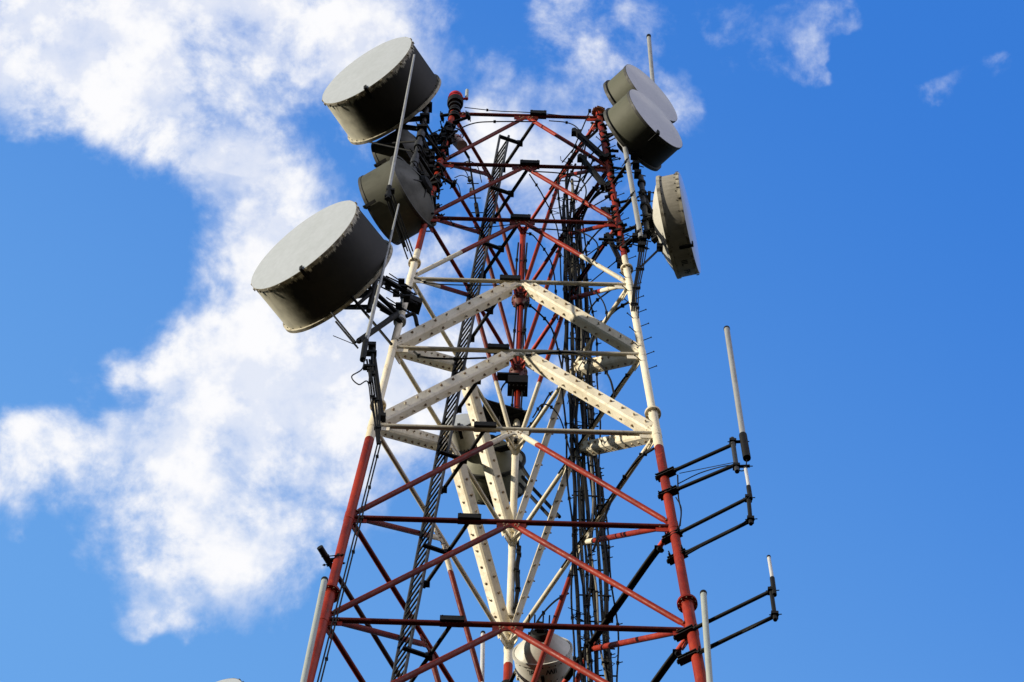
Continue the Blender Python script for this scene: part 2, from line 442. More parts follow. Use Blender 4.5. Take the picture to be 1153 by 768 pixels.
# ------------------------------------------------------------------ generic pieces
def spline(P, n=10):
    P = [V(p) for p in P]; P = [P[0] * 2 - P[1]] + P + [P[-1] * 2 - P[-2]]; out = []
    for i in range(1, len(P) - 2):
        for q in range(n):
            t = q / n; a, b, c, d = P[i - 1:i + 3]
            out.append(.5 * ((2 * b) + (c - a) * t + (2 * a - 5 * b + 4 * c - d) * t * t + (3 * b - a - 3 * c + d) * t ** 3))
    out.append(P[-2]); return out
def cable(label, pts, r=.014, ties=0, mat=None, name='coax_cable', group=None, cat='cable'):
    pts = spline(pts); c = thing(name, label, cat, pts[0], group)
    MB().tube(pts, r, 8).build('sheath', mat or BLACK, c)
    if ties:
        t = MB()
        for q in range(ties):
            p = pts[int((q + .5) * (len(pts) - 1) / ties)]
            t.box(p, V((r + .012, 0, 0)), V((0, r + .012, 0)), V((0, 0, .022)))
        t.build('cable_clip', DARK, c, split=True)
    return c
def ubolt(mb, a, b, r=.06):
    """clamp bracket between two near-vertical pipes a and b"""
    a, b = V(a), V(b); d = b - a; L = d.length; d.normalize(); s = d.cross(Z).normalized()
    for p in (a, b):
        mb.box(p, s * (r * 1.55), d * (r * .45), Z * .045)
    for e in (-1, 1):
        if L < .5: mb.tube([a + s * e * r * 1.3 - d * (r * 1.7), b + s * e * r * 1.3 + d * (r * 1.7)], .011, 6)
        else:
            for p in (a, b): mb.tube([p + s * e * r * 1.3 - d * (r * 2.4), p + s * e * r * 1.3 + d * (r * 2.4)], .011, 6)
        for p in (a - d * r * 1.2, b + d * r * 1.2): mb.tube([p + s * e * r * 1.3 - d * .012, p + s * e * r * 1.3 + d * .012], .022, 6)
    mb.bar(a, b, .06, .05)

# ------------------------------------------------------------------ dishes
def dish(name, label, front, ax, r, depth, shell=.30, mats=None, radome=None, clips=8, grp=None, back_mat=None, lip=1.0, text=None, mount=None, stepped=False, ring=True, brk=(-92,), bolts=28):
    """front: centre of the radome; ax: horizontal pointing direction. local +X is the pointing axis, origin at the hub behind the shell"""
    ax = V(ax).normalized(); hub = depth + shell
    org = V(front) - ax * hub
    yv = Z.cross(ax).normalized(); zv = ax.cross(yv)
    o = thing(name, label, 'dish antenna', org, grp)
    o.rotation_euler = Matrix((ax, yv, zv)).transposed().to_euler()
    dm, rim = mats
    xf = hub; xb = shell
    mb = MB().lathe([(xb + .03, r), (xf - .035, r)], 96)
    mb.lathe([(xf - .035, r - .012), (xb + .03, r - .012)], 96)
    rb = MB().lathe([(xf - .06, r + .004), (xf - .06, r + .012 * lip), (xf - .002, r + .012 * lip), (xf - .002, r - .004)], 96)
    for q in range(clips * 3):
        t = 2 * PI * q / (clips * 3) + .1; c, s = math.cos(t), math.sin(t)
        rad = V((0, c, s)); tan = V((0, -s, c))
        rb.box(V((xf - .045, 0, 0)) + rad * (r + .026), V((.028, 0, 0)), rad * .010, tan * .018)
    rb.build('front_rim', rim, o, local=True)
    pr = [(xf + .002 + .035 * (1 - (i / 8) ** 2), max(r * i / 8 * 1.004, .001)) for i in range(9)]
    MB().lathe(pr[::1], 96).build('radome', radome, o, local=True)
    if ring:
        MB().lathe([(xb - .03, r - .01), (xb - .03, r + .045 * lip), (xb + .035, r + .045 * lip), (xb + .035, r - .004)], 96).build('rear_rim', rim, o, local=True)
    prf = [(.0 + shell * (i / 10) ** 1.7, .16 + (r - .16) * i / 10) for i in range(11)]
    sh = MB().lathe(prf, 72)
    sh.build('back_shell', back_mat or dm, o, local=True)
    # bolt heads round both drum ends
    bb = mb
    for xx in (xb + .055, xf - .09):
        for q in range(bolts):
            t = 2 * PI * q / bolts; rad = V((0, math.cos(t), math.sin(t)))
            bb.tube([V((xx, 0, 0)) + rad * (r - .002), V((xx, 0, 0)) + rad * (r + .014)], .010, 6, mi=1)
    D = bb.build('drum', [dm, DARK], o, local=True)
    # hold-down brackets on the front edge
    hb = MB()
    for t in brk:
        t = math.radians(t + 4); rad = V((0, math.cos(t), math.sin(t))); tan = V((0, -math.sin(t), math.cos(t)))
        hb.box(V((xf - .10, 0, 0)) + rad * (r + .035), V((.13, 0, 0)), rad * .014, tan * .030)
        hb.box(V((xf + .035, 0, 0)) + rad * (r - .02), V((.012, 0, 0)), rad * .08, tan * .030)
    hb.build('edge_bracket', DARK, o, local=True, split=True)
    # hub plate and ribs on the back
    hp = MB().lathe([(-.10, .001), (-.10, .15), (-.04, .19), (.03, .19)], 24)
    for q in range(6):
        t = 2 * PI * q / 6 + .3; rad = V((0, math.cos(t), math.sin(t)))
        hp.bar(V((-.03, 0, 0)) + rad * .12, V((shell * .30, 0, 0)) + rad * (r * .52), .03, .05, up=V((1, 0, 0)))
    hp.build('hub', DARK, o, local=True)
    if text:
        for (ch, ang, xo, size, flip) in text:
            cu = bpy.data.curves.new('tmp', 'FONT'); cu.body = ch; cu.size = size; cu.align_x = 'CENTER'; cu.align_y = 'CENTER'
            cu.offset = .004; cu.resolution_u = 3
            to = bpy.data.objects.new('tmp', cu); C.objects.link(to)
            bpy.context.view_layer.update()
            dg = bpy.context.evaluated_depsgraph_get()
            me = bpy.data.meshes.new_from_object(to.evaluated_get(dg))
            C.objects.unlink(to); bpy.data.objects.remove(to)
            f = flip
            for v in me.vertices:          # wrap the glyphs round the drum
                u, w = v.co.x * f, v.co.y * f
                a = math.radians(ang) + u / r
                v.co = V((xo + w, (r + .018) * math.cos(a), (r + .018) * math.sin(a)))
            me.materials.append(INK)
            lo = bpy.data.objects.new('lettering', me); C.objects.link(lo); lo.parent = o
    if mount:                              # steel yoke from the hub to the carrying pipe
        mb = MB(); hubp = org
        for (p, q) in mount:
            mb.bar(p, q, .085, .07)
            ubolt(mb, q - (q - p).normalized() * .12, q + (q - p).normalized() * .03, .085)
        m = mb.build('mounting_yoke', DARK, o, local=True)
        m.matrix_parent_inverse = Matrix.Identity(4)
        inv = Matrix.Translation(org) @ o.rotation_euler.to_matrix().to_4x4(); inv = inv.inverted()
        for v in m.data.vertices: v.co = inv @ v.co
    return o
nt = RADOME_R.node_tree; b = nt.nodes['Principled BSDF']; b.inputs['Coat Weight'].default_value = 1; b.inputs['Coat Roughness'].default_value = .12; b.inputs['Coat IOR'].default_value = 2.0
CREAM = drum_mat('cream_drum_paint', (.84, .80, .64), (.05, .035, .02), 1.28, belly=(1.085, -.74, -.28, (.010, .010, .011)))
CREAM2 = drum_mat('cream_drum_paint_worn_shaded_belly', (.82, .78, .62), (.05, .035, .02), 1.34, belly=(1.245, -.74, -.28, (.010, .010, .011)))
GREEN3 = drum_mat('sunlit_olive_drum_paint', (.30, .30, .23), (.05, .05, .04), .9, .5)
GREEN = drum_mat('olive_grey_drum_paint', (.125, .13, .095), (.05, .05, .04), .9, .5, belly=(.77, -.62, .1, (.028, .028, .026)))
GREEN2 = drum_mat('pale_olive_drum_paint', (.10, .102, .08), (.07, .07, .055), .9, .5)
WHITED = drum_mat('off_white_drum_paint', (.40, .37, .31), (.14, .13, .10), .6, .4)
BROWN = plain('stained_rim_paint', (.50, .46, .36), .65, dscale=7, dirt=(.10, .075, .045), amt=.95)
DRIM = plain('dark_stained_rim', (.05, .05, .045), .6, dscale=9)

f1 = at(413, 79, -2.3); ax1 = V((-.57, -.82, 0))
legp = lambda i, k: leg(i, zl(k))
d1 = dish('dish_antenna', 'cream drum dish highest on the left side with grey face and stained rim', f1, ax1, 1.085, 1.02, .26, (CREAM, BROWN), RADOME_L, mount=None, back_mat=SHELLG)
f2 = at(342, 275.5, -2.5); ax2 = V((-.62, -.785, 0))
d2 = dish('dish_antenna', 'largest cream drum dish at middle left with grey face and black shaded belly with stained edge', f2, ax2, 1.225, 1.05, .28, (CREAM2, BROWN), RADOME_L, back_mat=SHELLG)
f3 = at(427, 237.5, -1.1); ax3 = V((-.83, .56, 0))
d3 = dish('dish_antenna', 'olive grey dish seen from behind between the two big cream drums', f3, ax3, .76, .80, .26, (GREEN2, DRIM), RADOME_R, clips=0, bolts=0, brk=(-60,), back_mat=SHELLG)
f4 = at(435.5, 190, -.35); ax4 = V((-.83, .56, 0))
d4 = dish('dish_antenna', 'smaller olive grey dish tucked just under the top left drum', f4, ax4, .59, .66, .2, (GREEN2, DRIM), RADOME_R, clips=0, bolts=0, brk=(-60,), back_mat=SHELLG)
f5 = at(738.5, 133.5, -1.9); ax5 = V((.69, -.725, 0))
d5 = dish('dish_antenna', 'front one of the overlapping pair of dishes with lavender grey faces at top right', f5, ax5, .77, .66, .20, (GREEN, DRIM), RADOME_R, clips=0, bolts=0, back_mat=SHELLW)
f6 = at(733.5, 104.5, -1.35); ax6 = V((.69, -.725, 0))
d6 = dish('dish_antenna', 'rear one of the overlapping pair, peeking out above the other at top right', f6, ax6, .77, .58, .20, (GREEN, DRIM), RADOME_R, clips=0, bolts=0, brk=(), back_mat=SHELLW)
f7 = at(776.5, 251, -1.3); ax7 = V((.965, -.26, 0))
d7 = dish('dish_antenna', 'white dish seen edge-on at right with black letters on its drum', f7, ax7, 1.0, .42, .27, (WHITED, BROWN), RADOME_R, back_mat=SHELLW, lip=.7,
          text=[('IIL', -66, .48, .17, 1), ('PH', -47, .48, .17, 1)])
sp = MB()
for q in range(40):
    a0, a1 = [math.radians(-118 + 98 * (q + e) / 40) for e in (0, 1)]; P = lambda x, a, rr: V((x, rr * math.cos(a), rr * math.sin(a)))
    sp.add([P(.31, a0, 1.012), P(.31, a1, 1.012), P(.63, a1, 1.012), P(.63, a0, 1.012)], [(0, 1, 2, 3)], True)
sp.build('wrap_sheet', WHITED, d7, local=True)
f8 = at(614, 757, 2.6); ax8 = V((.15, .985, 0))
d8 = dish('dish_antenna', 'white dish low behind the mast with black letters on its drum', f8, ax8, .52, .42, .30, (SHELLW, SHELLW), RADOME_R, back_mat=SHELLW, lip=.5, clips=4,
          text=[('IIW', -106, .44, .13, 1), ('TdL', -70, .44, .13, 1)])
f9 = at(556, 552, 3.5); ax9 = V((.12, .985, 0))
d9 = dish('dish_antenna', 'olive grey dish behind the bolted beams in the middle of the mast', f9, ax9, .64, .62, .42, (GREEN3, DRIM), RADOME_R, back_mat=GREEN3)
f10 = at(517, 474, 2.0); ax10 = V((-.25, -.97, 0))
d10 = dish('dish_antenna', 'small cream drum half hidden behind the left bolted beam', f10, ax10, .30, .55, .16, (SHELLW, DRIM), RADOME_L, back_mat=SHELLW, clips=3, lip=.4)
f11 = at(238, 786, -2.2); ax11 = V((-.6, -.8, 0))
d11 = dish('dish_antenna', 'grey dish whose top edge just shows at the bottom left', at(233, 793, -3.0), V((-.50, -.86, 0)), .62, .5, .28, (GREEN, DRIM), RADOME_L, back_mat=SHELLG)

# ------------------------------------------------------------------ mounting pipes, clamps, small antennas
def pipe(name, label, cat, a, b, r, mat, caps=(), group=None):
    o = thing(name, label, cat, b, group)
    MB().tube([b, a], r, 16).build('pipe', mat, o)
    return o
def clamps(o, pts, legi, r=.055):
    mb = MB()
    for p in pts:
        mb2 = leg(legi, p.z); ubolt(mb, p, mb2, r)
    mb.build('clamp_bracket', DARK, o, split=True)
# pole carrying the upper left dishes
A, B = at(484, 108, -1.75), at(460, 212, -1.55)
o = pipe('dish_mounting_pole', 'dark grey pole behind the top left drum with thick couplings', 'mounting pole', A, B, .048, GREY)
d = (B - A).normalized(); mb = MB()
for t in (.42, .52, .70, .78, .93): mb.tube([A.lerp(B, t), A.lerp(B, t + .05)], .085 if t < .9 else .07, 14)
mb.tube([A.lerp(B, .66), A.lerp(B, .98)], .068, 14); mb.build('coupling', GREY, o, split=True)
clamps(o, [A.lerp(B, t) for t in (.34, .62, .80)], 0, .06)
mb = MB(); hb1 = f1 - ax1.normalized() * 1.3
for dz in (-.35, 0, .35):
    q = A.lerp(B, .25 - dz * .35); mb.bar(hb1 + V((0, 0, dz)), q, .09, .07); mb.box(q, V((.10, 0, 0)), V((0, .10, 0)), Z * .05)
mb.tube([hb1 + V((-.5, .35, -.5)), A.lerp(B, .5)], .022, 8); mb.tube([hb1 + V((.45, -.3, .3)), A.lerp(B, .05)], .022, 8)
mb.tube([f1 - ax1.normalized() * 1.0 + V((-.75, .5, -.5)), A.lerp(B, .62)], .018, 8)
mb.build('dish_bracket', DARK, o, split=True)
mb = MB(); p3 = f3 - ax3.normalized() * .96; p4 = f4 - ax4.normalized() * .82
for p in (p3, p4):
    for dz in (-.22, .22): mb.bar(p + Z * dz, leg(0, (p.z + dz)), .08, .06)
    mb.bar(p - Z * .34, p + Z * .34, .11, .09)
mb.build('rear_dish_bracket', DARK, o, split=True)
mb = MB()
for q in range(20):
    a = A.lerp(B, random.uniform(.25, 1.0)); b = leg(0, a.z + random.uniform(-.5, .3)) ; t = random.uniform(.3, 1.0)
    mb.tube([a, a.lerp(b, t) + V((0, random.uniform(-.1, .1), 0))], random.choice((.014, .02, .03)), 7)
    c = a.lerp(b, t * .8); mb.box(c, V((.05, 0, 0)), V((0, .06, 0)), Z * random.uniform(.03, .07))
mb.build('tie_strut', DARK, o, split=True)
# clutter of bolts and saddles along the left leg under the beacon
sb = thing('saddle_clamp_stack', 'dark stack of saddle clamps and bolts around the left leg top', 'clamps', leg(0, zl(3)))
for q in range(26):
    z = zl(1) - .1 - q * .24 + random.uniform(-.10, .10); p = leg(0, z); mb = MB()
    a = random.uniform(0, 2 * PI); ux = V((math.cos(a), math.sin(a), random.uniform(-.15, .15))).normalized(); uy = ux.cross(Z).normalized()
    kk = random.random()
    if kk < .45:
        mb.box(p, ux * random.uniform(.09, .13), uy * .10, Z * random.uniform(.03, .06))
        for e in (-1, 1):
            mb.tube([p + ux * e * .09 - uy * .17, p + ux * e * .09 + uy * random.uniform(.18, .34)], .012, 6)
            mb.tube([p + ux * e * .09 + uy * .15, p + ux * e * .09 + uy * .18], .026, 6)
    elif kk < .75:
        L = random.uniform(.25, .55); mb.bar(p, p + ux * L + Z * random.uniform(-.15, .15), .055, .045)
        mb.box(p + ux * L * .9, ux * .03, uy * .07, Z * .07); mb.tube([p + ux * L * .9 - uy * .13, p + ux * L * .9 + uy * .13], .012, 6)
    else:
        mb.tube(spline([p, p + ux * .2 + Z * .15, p + ux * .32 - Z * .1, p + ux * .2 - Z * .45, p + uy * .1 - Z * .7], 6), .014, 6)
        mb.box(p, ux * .11, uy * .10, Z * .04)
    mb.build('saddle_clamp', DARK, sb)
# beacon
p = leg(0, zl(1) + .55)
bc = thing('obstruction_beacon', 'red aircraft warning lamp capping the left leg', 'beacon light', p)
MB().lathe([(0, .001), (0, .16), (.05, .17), (.20, .17), (.20, .13)], 28, o=p, ax=Z).build('base', DARK, bc)
MB().lathe([(.20, .135), (.24, .150), (.30, .155), (.30, .165), (.32, .165), (.34, .152), (.44, .15), (.50, .125), (.535, .07), (.545, .001)], 32, o=p, ax=Z).build('lens', LENS, bc)
MB().tube([p + V((.16, -.02, .3)), p + V((.26, -.02, .33))], .03, 8).build('hinge', LENS, bc)
mb = MB().tube([p + V((.23, 0, .35)), p + V((.23, 0, .85))], .035, 12); mb.build('sensor_tube', GLASSF, bc)
mb = MB()
for q in range(5): mb.tube([p + V((0, 0, -.1 - q * .16)), p + V((0, 0, -.17 - q * .16))], .115 if q % 2 else .135, 14)
mb.build('junction_base', DARK, bc)
# small labelled canister next to it
p = at(516, 160, -.75)
bx = thing('labelled_canister', 'small pale canister with red lettering beside the left leg top', 'canister', p)
MB().lathe([(-.28, .001), (-.28, .12), (.20, .12), (.24, .10), (.24, .001)], 24, o=p, ax=V((-.3, .1, 1))).build('body', LABEL, bx)
MB().box(p + V((.05, -.125, .05)), V((.012, 0, 0)), V((0, .006, 0)), V((0, 0, .08))).box(p + V((.0, -.125, .02)), V((.03, 0, 0)), V((0, .006, 0)), V((0, 0, .02))).build('lettering', LENS, bx)

# long thin whips on the left
A, B = at(466.5, 62, -2.9), at(438, 214, -2.5)
o = thing('whip_antenna', 'long thin pale whip crossing in front of the top left drum', 'whip antenna', B)
MB().tube([B, A], [.036, .022], 12).build('whip', GALV, o)
mb = MB().tube([B + V((0, 0, .15)), B - V((0, 0, .45))], .052, 12); cbase = B - V((0, 0, .35)); mb.build('base_sleeve', DARK, o)
mb = MB()
for dz in (0, .3):
    for e in (-.05, .05):
        mb.tube([cbase + V((e, 0, dz)), at(462, 292 - dz * 30, -1.25) + V((e, 0, 0))], .014, 6)
mb.box(cbase + V((0, 0, .0)), V((.07, 0, 0)), V((0, .05, 0)), Z * .04); mb.box(cbase + V((.03, 0, .3)), V((.08, 0, 0)), V((0, .05, 0)), Z * .035)
mb.bar(cbase + V((0, 0, .1)), at(455, 278, -1.3), .05, .04)
mb.build('stand_off', DARK, o, split=True)
A, B = at(449, 230, -2.6), at(411.5, 388, -2.2)
o = thing('whip_antenna', 'lower thin whip rising in front of the middle left drum', 'whip antenna', B)
MB().tube([B, A], [.040, .016], 12).build('whip', GALV, o)
MB().tube([B + V((0, 0, .2)), B - V((.02, .02, .7))], .055, 12).build('base_sleeve', DARK, o)
mb = MB(); q = B + V((.14, .1, 0)); mb.tube([q + Z * .25, q - Z * 1.4], .03, 10)
for dz in (-.15, -.75): mb.box(q + Z * dz - V((.04, 0, 0)), V((.11, 0, 0)), V((0, .05, 0)), Z * .035)
c0 = at(419, 390, -2.1); c1 = at(430, 470, -1.5)
mb.tube([c0, c1], .048, 12)
for (a, b) in ((at(400, 386, -2.2), at(441, 355, -1.6)), (at(373, 352, -2.4), at(400, 385, -2.2)), (at(378, 362, -2.45), at(403, 392, -2.2))):
    mb.tube([a, b], .035 if a.x > -2.6 else .018, 8)
mb.tube([at(375, 378, -2.4), at(402, 389, -2.2)], .008, 6)
mb.box(c0, V((.07, 0, 0)), V((0, .07, 0)), Z * .06); mb.box(c1, V((.07, 0, 0)), V((0, .07, 0)), Z * .06)
mb.build('stand_off', DARK, o, split=True)
cable('black cable looping below the base of the lower left whip', [at(411, 398, -2.2), at(408, 415, -2.25), at(396, 424, -2.25), at(404, 433, -2.2), at(414, 430, -2.15), at(418, 455, -2.0), at(425, 490, -1.9)], .012)
for q in range(3): cable('black cable hanging down the left leg joint', [at(413 + q * 3, 405, -2.15), at(417 + q * 3, 430 + q * 4, -2.05), at(421 + q * 3, 465, -1.95), at(425 + q, 500, -1.9)], .018, 3, group='cables hanging beside the left leg joint')
# yoke for the middle left dish
y2 = d2
hb2 = f2 - ax2.normalized() * 1.3; mb = MB()
arms = [((424, 309), (461, 331)), ((420, 338), (452, 362))]
for (a, b) in arms: mb.bar(at(a[0], a[1], -1.75), at(b[0], b[1], -1.35), .085, .08)
mb.tube([at(427, 300, -1.8), at(415, 350, -1.8)], .05, 12)
mb.tube([at(410, 318, -1.9), at(447, 352, -1.5)], .045, 10); mb.tube([at(400, 345, -1.9), at(432, 318, -1.75)], .035, 8)
mb.tube([at(396, 334, -2.0), at(441, 388, -1.5)], .028, 8); mb.tube([at(404, 384, -2.1), at(447, 354, -1.5)], .055, 10)
mb.bar(hb2, at(418, 330, -1.8), .11, .10); mb.bar(hb2 + Z * .5, at(425, 308, -1.8), .07, .07); mb.bar(hb2 - Z * .5, at(416, 346, -1.8), .07, .07)
mb.build('arm', DARK, y2, split=True)
for (px, py, L) in ((452, 318, .3), (455, 325, .34), (446, 330, .3), (449, 345, .3), (443, 356, .26), (437, 322, .2), (458, 336, .3)):
    p = at(px, py, -1.45); mb = MB(); mb.tube([p - V((L, .1, -.05)), p + V((L * .7, .1, -.05))], .016, 6)
    mb.box(p, V((.06, 0, 0)), V((0, .07, 0)), Z * .035); mb.tube([p + V((-L * .8, -.13, .1)), p + V((L * .5, .12, .08))], .012, 6); mb.tube([p + V((L * .55, .08, -.04)), p + V((L * .62, .09, -.045))], .03, 6)
    mb.build('threaded_rod', DARK, y2, split=True)
p = at(463, 341, -1.15); MB().box(p, V((.18, .08, 0)), V((-.03, .12, 0)), Z * .11).build('junction_box', DARK, y2)
p = at(466, 354, -1.1); MB().tube(spline([p + V((-.15, 0, -.1)), p, p + V((.08, 0, -.5))]), .04, 8).build('vent_elbow', DARK, y2)
mb = MB()
for z in (zl(4.25), zl(4.62)): mb.lathe([(-.06, .07), (-.06, .12), (.06, .12), (.06, .07)], 16, o=leg(0, z), ax=Z)
mb.build('band', GALV, y2, split=True)

# right hand poles
A, B = at(701, 150, -1.55), at(721.5, 268, -1.45)
o = pipe('dish_mounting_pole', 'pale round pole beside the right leg under the pair of dishes', 'mounting pole', A, B, .052, GALV)
clamps(o, [A.lerp(B, t) for t in (.30, .62, .96)], 1, .05)
mb = MB(); h5 = f5 - ax5.normalized() * .88; h6 = f6 - ax6.normalized() * .8
for p in (h5, h6):
    q = V((A.lerp(B, .15).x, A.y, p.z)) if False else A.lerp(B, .12)
    mb.bar(p, q, .09, .08); mb.bar(p - Z * .3, p + Z * .3, .12, .08); mb.tube([p + Z * .28, q + Z * .1], .02, 8); mb.tube([p - Z * .28, q - Z * .3], .02, 8)
mb.build('dish_bracket', DARK, o, split=True)
A, B = at(721.5, 199, -1.4), at(729, 264, -1.35)
o = pipe('dish_mounting_pole', 'short capped grey pole holding the white edge-on dish', 'mounting pole', A, B, .056, GREY)
mb = MB(); h7 = f7 - ax7.normalized() * .69
for t in (.12, .3, .52, .78, .98): 
    p = A.lerp(B, t); mb.lathe([(-.04, .05), (-.04, .085), (.04, .085), (.04, .05)], 14, o=p, ax=Z)
for t in (.35, .75):
    p = A.lerp(B, t); mb.bar(p, h7 + Z * (.55 - t), .12, .10); ubolt(mb, p, p + V((.12, 0, 0)), .07)
mb.bar(h7 + Z * .5, h7 - Z * .5, .10, .14); mb.bar(at(722, 300, -1.4), h7 + V((.1, 0, -.85)), .04, .04); mb.box(h7 + V((.08, 0, -.85)), V((.06, 0, 0)), V((0, .06, 0)), Z * .08)
mb.build('dish_bracket', DARK, o, split=True)
clamps(o, [A.lerp(B, .80), A.lerp(B, 1.0)], 1, .06)
for q, t in enumerate((.02, .18, .34)):
    p = at(716 + q * 3, 178 + q * 14, -1.4)
mb = MB()
for (px, py) in ((714, 175), (716, 186), (718, 196), (719, 258), (716, 268), (724, 270), (722, 278)):
    p = at(px, py, -1.4); mb.box(p, V((.07, 0, 0)), V((0, .08, 0)), Z * .07); mb.tube([p - V((.18, .05, 0)), p + V((.16, .05, .03))], .012, 6)
mb.build('clamp_block', DARK, o, split=True)
A, B = at(730.5, 41, -1.2), at(736.5, 112, -1.1)
o = pipe('antenna_tube', 'grey tube standing up behind the pair of dishes at top right', 'antenna', A, B, .045, GALV)
mb = MB().tube([A + Z * .03, A - Z * .08], .050, 14); mb.bar(B, leg(1, zl(1)), .07, .07); mb.build('cap_and_arm', DARK, o, split=True)
for q in range(4):
    cable('black cable hanging from the right poles along the white leg', [at(722 + q * 2.5, 268 + q, -1.4), at(718 + q * 2.2, 300, -1.42), at(713 + q * 2.0, 330, -1.4), at(711.5 + q * 2.4, 350 + (q == 3) * 8, -1.4)], .018 if q < 2 else .012, 4, group='cables hanging beside the right leg')
# short stub clamps along the right leg
st = thing('saddle_clamp_stack', 'dark stack of saddle clamps and stubs along the red right leg', 'clamps', leg(1, zl(4)))
for q in range(24):
    z = zl(1) + .05 - q * .33 + random.uniform(-.08, .08); p = leg(1, z); mb = MB(); kk = random.random()
    dx = V((1, random.uniform(-.7, .2), random.uniform(-.1, .1))).normalized() * (1 if random.random() < .75 else -1)
    L = random.uniform(.20, .40) if q < 16 else .2
    mb.box(p + dx * .05, dx * .05, dx.cross(Z).normalized() * .08, Z * random.uniform(.02, .05))
    if kk < .5: mb.tube([p, p + dx * L], .014, 6); mb.tube([p + dx * (L - .05), p + dx * (L - .02)], .03, 6)
    elif kk < .8: mb.bar(p, p + dx * L * .8, .05, .05)
    else: mb.tube([p + dx.cross(Z) * .18, p - dx.cross(Z) * .2], .012, 6); mb.bar(p, p + dx * .45, .04, .05)
    mb.build('saddle_clamp', DARK, st)
# dark panel radios on the inner side of the right leg
pan = [((646, 147), (683, 180), 'upper'), ((653, 176), (684, 213), 'second'), ((681, 236), (692, 256), 'short third'), ((684, 265), (702, 301), 'lowest')]
for (a, b, w) in pan:
    A, B = at(a[0], a[1], -1.0), at(b[0], b[1], -1.05)
    o = thing('equipment_bar', f'{w} black channel bar strapped inside the red right leg', 'bracket', B)
    mb = MB().bar(A, B, .13, .07); mb.bar(A.lerp(B, .5) + V((-.02, -.05, .0)), B + V((-.02, -.05, 0)), .04, .06)
    for t in (.08, .92): mb.box(A.lerp(B, t), V((.10, 0, 0)), V((0, .06, 0)), Z * .06)
    mb.build('channel', DARK, o)
    MB().bar(A.lerp(B, .85), leg(1, A.lerp(B, .85).z), .05, .05).build('bracket', DARK, o, split=True)
# rusty cap on right leg top
p = leg(1, zl(1) + .35); o = thing('leg_cap', 'crusty rust-brown cap sitting on the top of the right leg', 'leg cap', p); mb = MB()
for q in range(9):
    a = q * .7; mb.box(p + V((math.cos(a) * .07, math.sin(a) * .07, random.uniform(-.02, .1))), V((.06, .02, .01)), V((-.02, .05, 0)), V((0, .01, .04)))
mb.lathe([(-.06, .06), (-.05, .13), (.0, .13), (.02, .001)], 12, o=p, ax=Z); mb.build('cap', RUSTY, o)

# side-arm antennas on the right
def arm_antenna(label, legpts, tips, tube, base, drop, rt, mat, sleeve=None):
    o = thing('side_arm_antenna', label, 'antenna', leg(1, at(legpts[0][0], legpts[0][1], -1.6).z))
    P = []
    for (a, b) in zip(legpts, tips):
        za = atz  # arms are level pipes pointing right and forward
        yl = -1.62 if a[1] < 640 else -1.78
        A = at(a[0], a[1], yl); B = atz(b[0], b[1], A.z); P.append((A, B))
        d = (B - A).normalized(); mb = MB().tube([A - d * .18, B + d * .03], .034, 12); mb.build('arm', DARK, o, split=True)
        mb = MB(); s = d.cross(Z).normalized(); lp = leg(1, A.z)
        for sg in (-.045, .045):
            mb.box(A + Z * sg, d * .17, s * .065, Z * .012); mb.tube([A - d * .12 - s * .06 + Z * sg, lp - d * .12 + s * .13 + Z * sg], .012, 6); mb.tube([A + d * .12 - s * .06 + Z * sg, lp + d * .12 + s * .13 + Z * sg], .012, 6)
        mb.bar(A - d * .2, A + d * .2, .05, .08); mb.build('leg_clamp', DARK, o, split=True)
    YB = P[0][1].y
    a, b = drop; MB().tube([at(*a, YB), at(*b, YB)], .042 if rt > .04 else .036, 12).build('end_post', DARK if rt < .04 else GREY, o)
    t0, t1 = [at(*q, YB - .02) for q in tube]
    MB().tube([t1, t0], rt, 16).build('radome_tube', mat, o)
    MB().tube([t0 - (t0 - t1).normalized() * .04, t0 + (t0 - t1).normalized() * .01], rt * 1.12, 14).build('tip_cap', DARK, o)
    b0, b1 = [at(*q, YB - .02) for q in base]
    MB().tube([b1, b0], rt * 1.35, 14).build('base_sleeve', DARK, o)
    mb = MB()
    for t in (.1, .85):
        p = at(*drop[0], YB).lerp(at(*drop[1], YB), t)
        q = V((b0.lerp(b1, t).x, YB - .02, p.z)); mb.bar(p, q + V((.05, 0, 0)), .05, .03); mb.tube([p - V((.09, 0, 0)), q + V((.1, 0, 0))], .010, 6)
        mb.box(p, V((.06, 0, 0)), V((0, .06, 0)), Z * .04)
    mb.build('clamp', DARK, o, split=True)
    return P
Pa = arm_antenna('longest side antenna at right, a thick grey tube on two level arms', [(750, 534), (753, 555)], [(824, 501), (829, 523)],
    [(818.3, 370), (838, 500)], [(836.5, 490), (841, 516)], [(824.5, 494), (830, 531)], .052, GALV)
Pb = arm_antenna('short white side antenna just beneath the thick grey tube', [(757, 604), (763, 627)], [(840, 562), (844, 587)],
    [(839.4, 527), (843.6, 551)], [(842.8, 548), (845, 562)], [(842.5, 558), (845.5, 590)], .030, WHITEF)
Pc = arm_antenna('short white side antenna lowest on the right, beyond the pale vertical tube', [(771, 713), (775, 740)], [(867, 666), (872, 694)],
    [(865.6, 627), (870, 654)], [(869.5, 651), (872, 670)], [(868, 662), (873, 698)], .030, WHITEF)
Ya = Pa[0][1].y
cable('thin black lead drooping from the thick grey side antenna', [at(841, 517, Ya), at(839, 528, Ya), at(833, 530, Ya), at(822, 524, Ya + .1), at(790, 532, Ya + .4), at(763, 545, -1.7)], .010)
cable('thin straight lead between the arms of the thick grey side antenna', [at(825, 521, Ya), at(790, 528, Ya + .4), at(765, 533, -1.7)], .007)
cable('black lead sagging along the lower arm of the upper short antenna', [at(845, 582, Pb[0][1].y), at(836, 590, Pb[1][1].y), at(815, 602, Pb[1][1].y + .2), at(795, 612, -2), at(772, 625, -1.8)], .018)
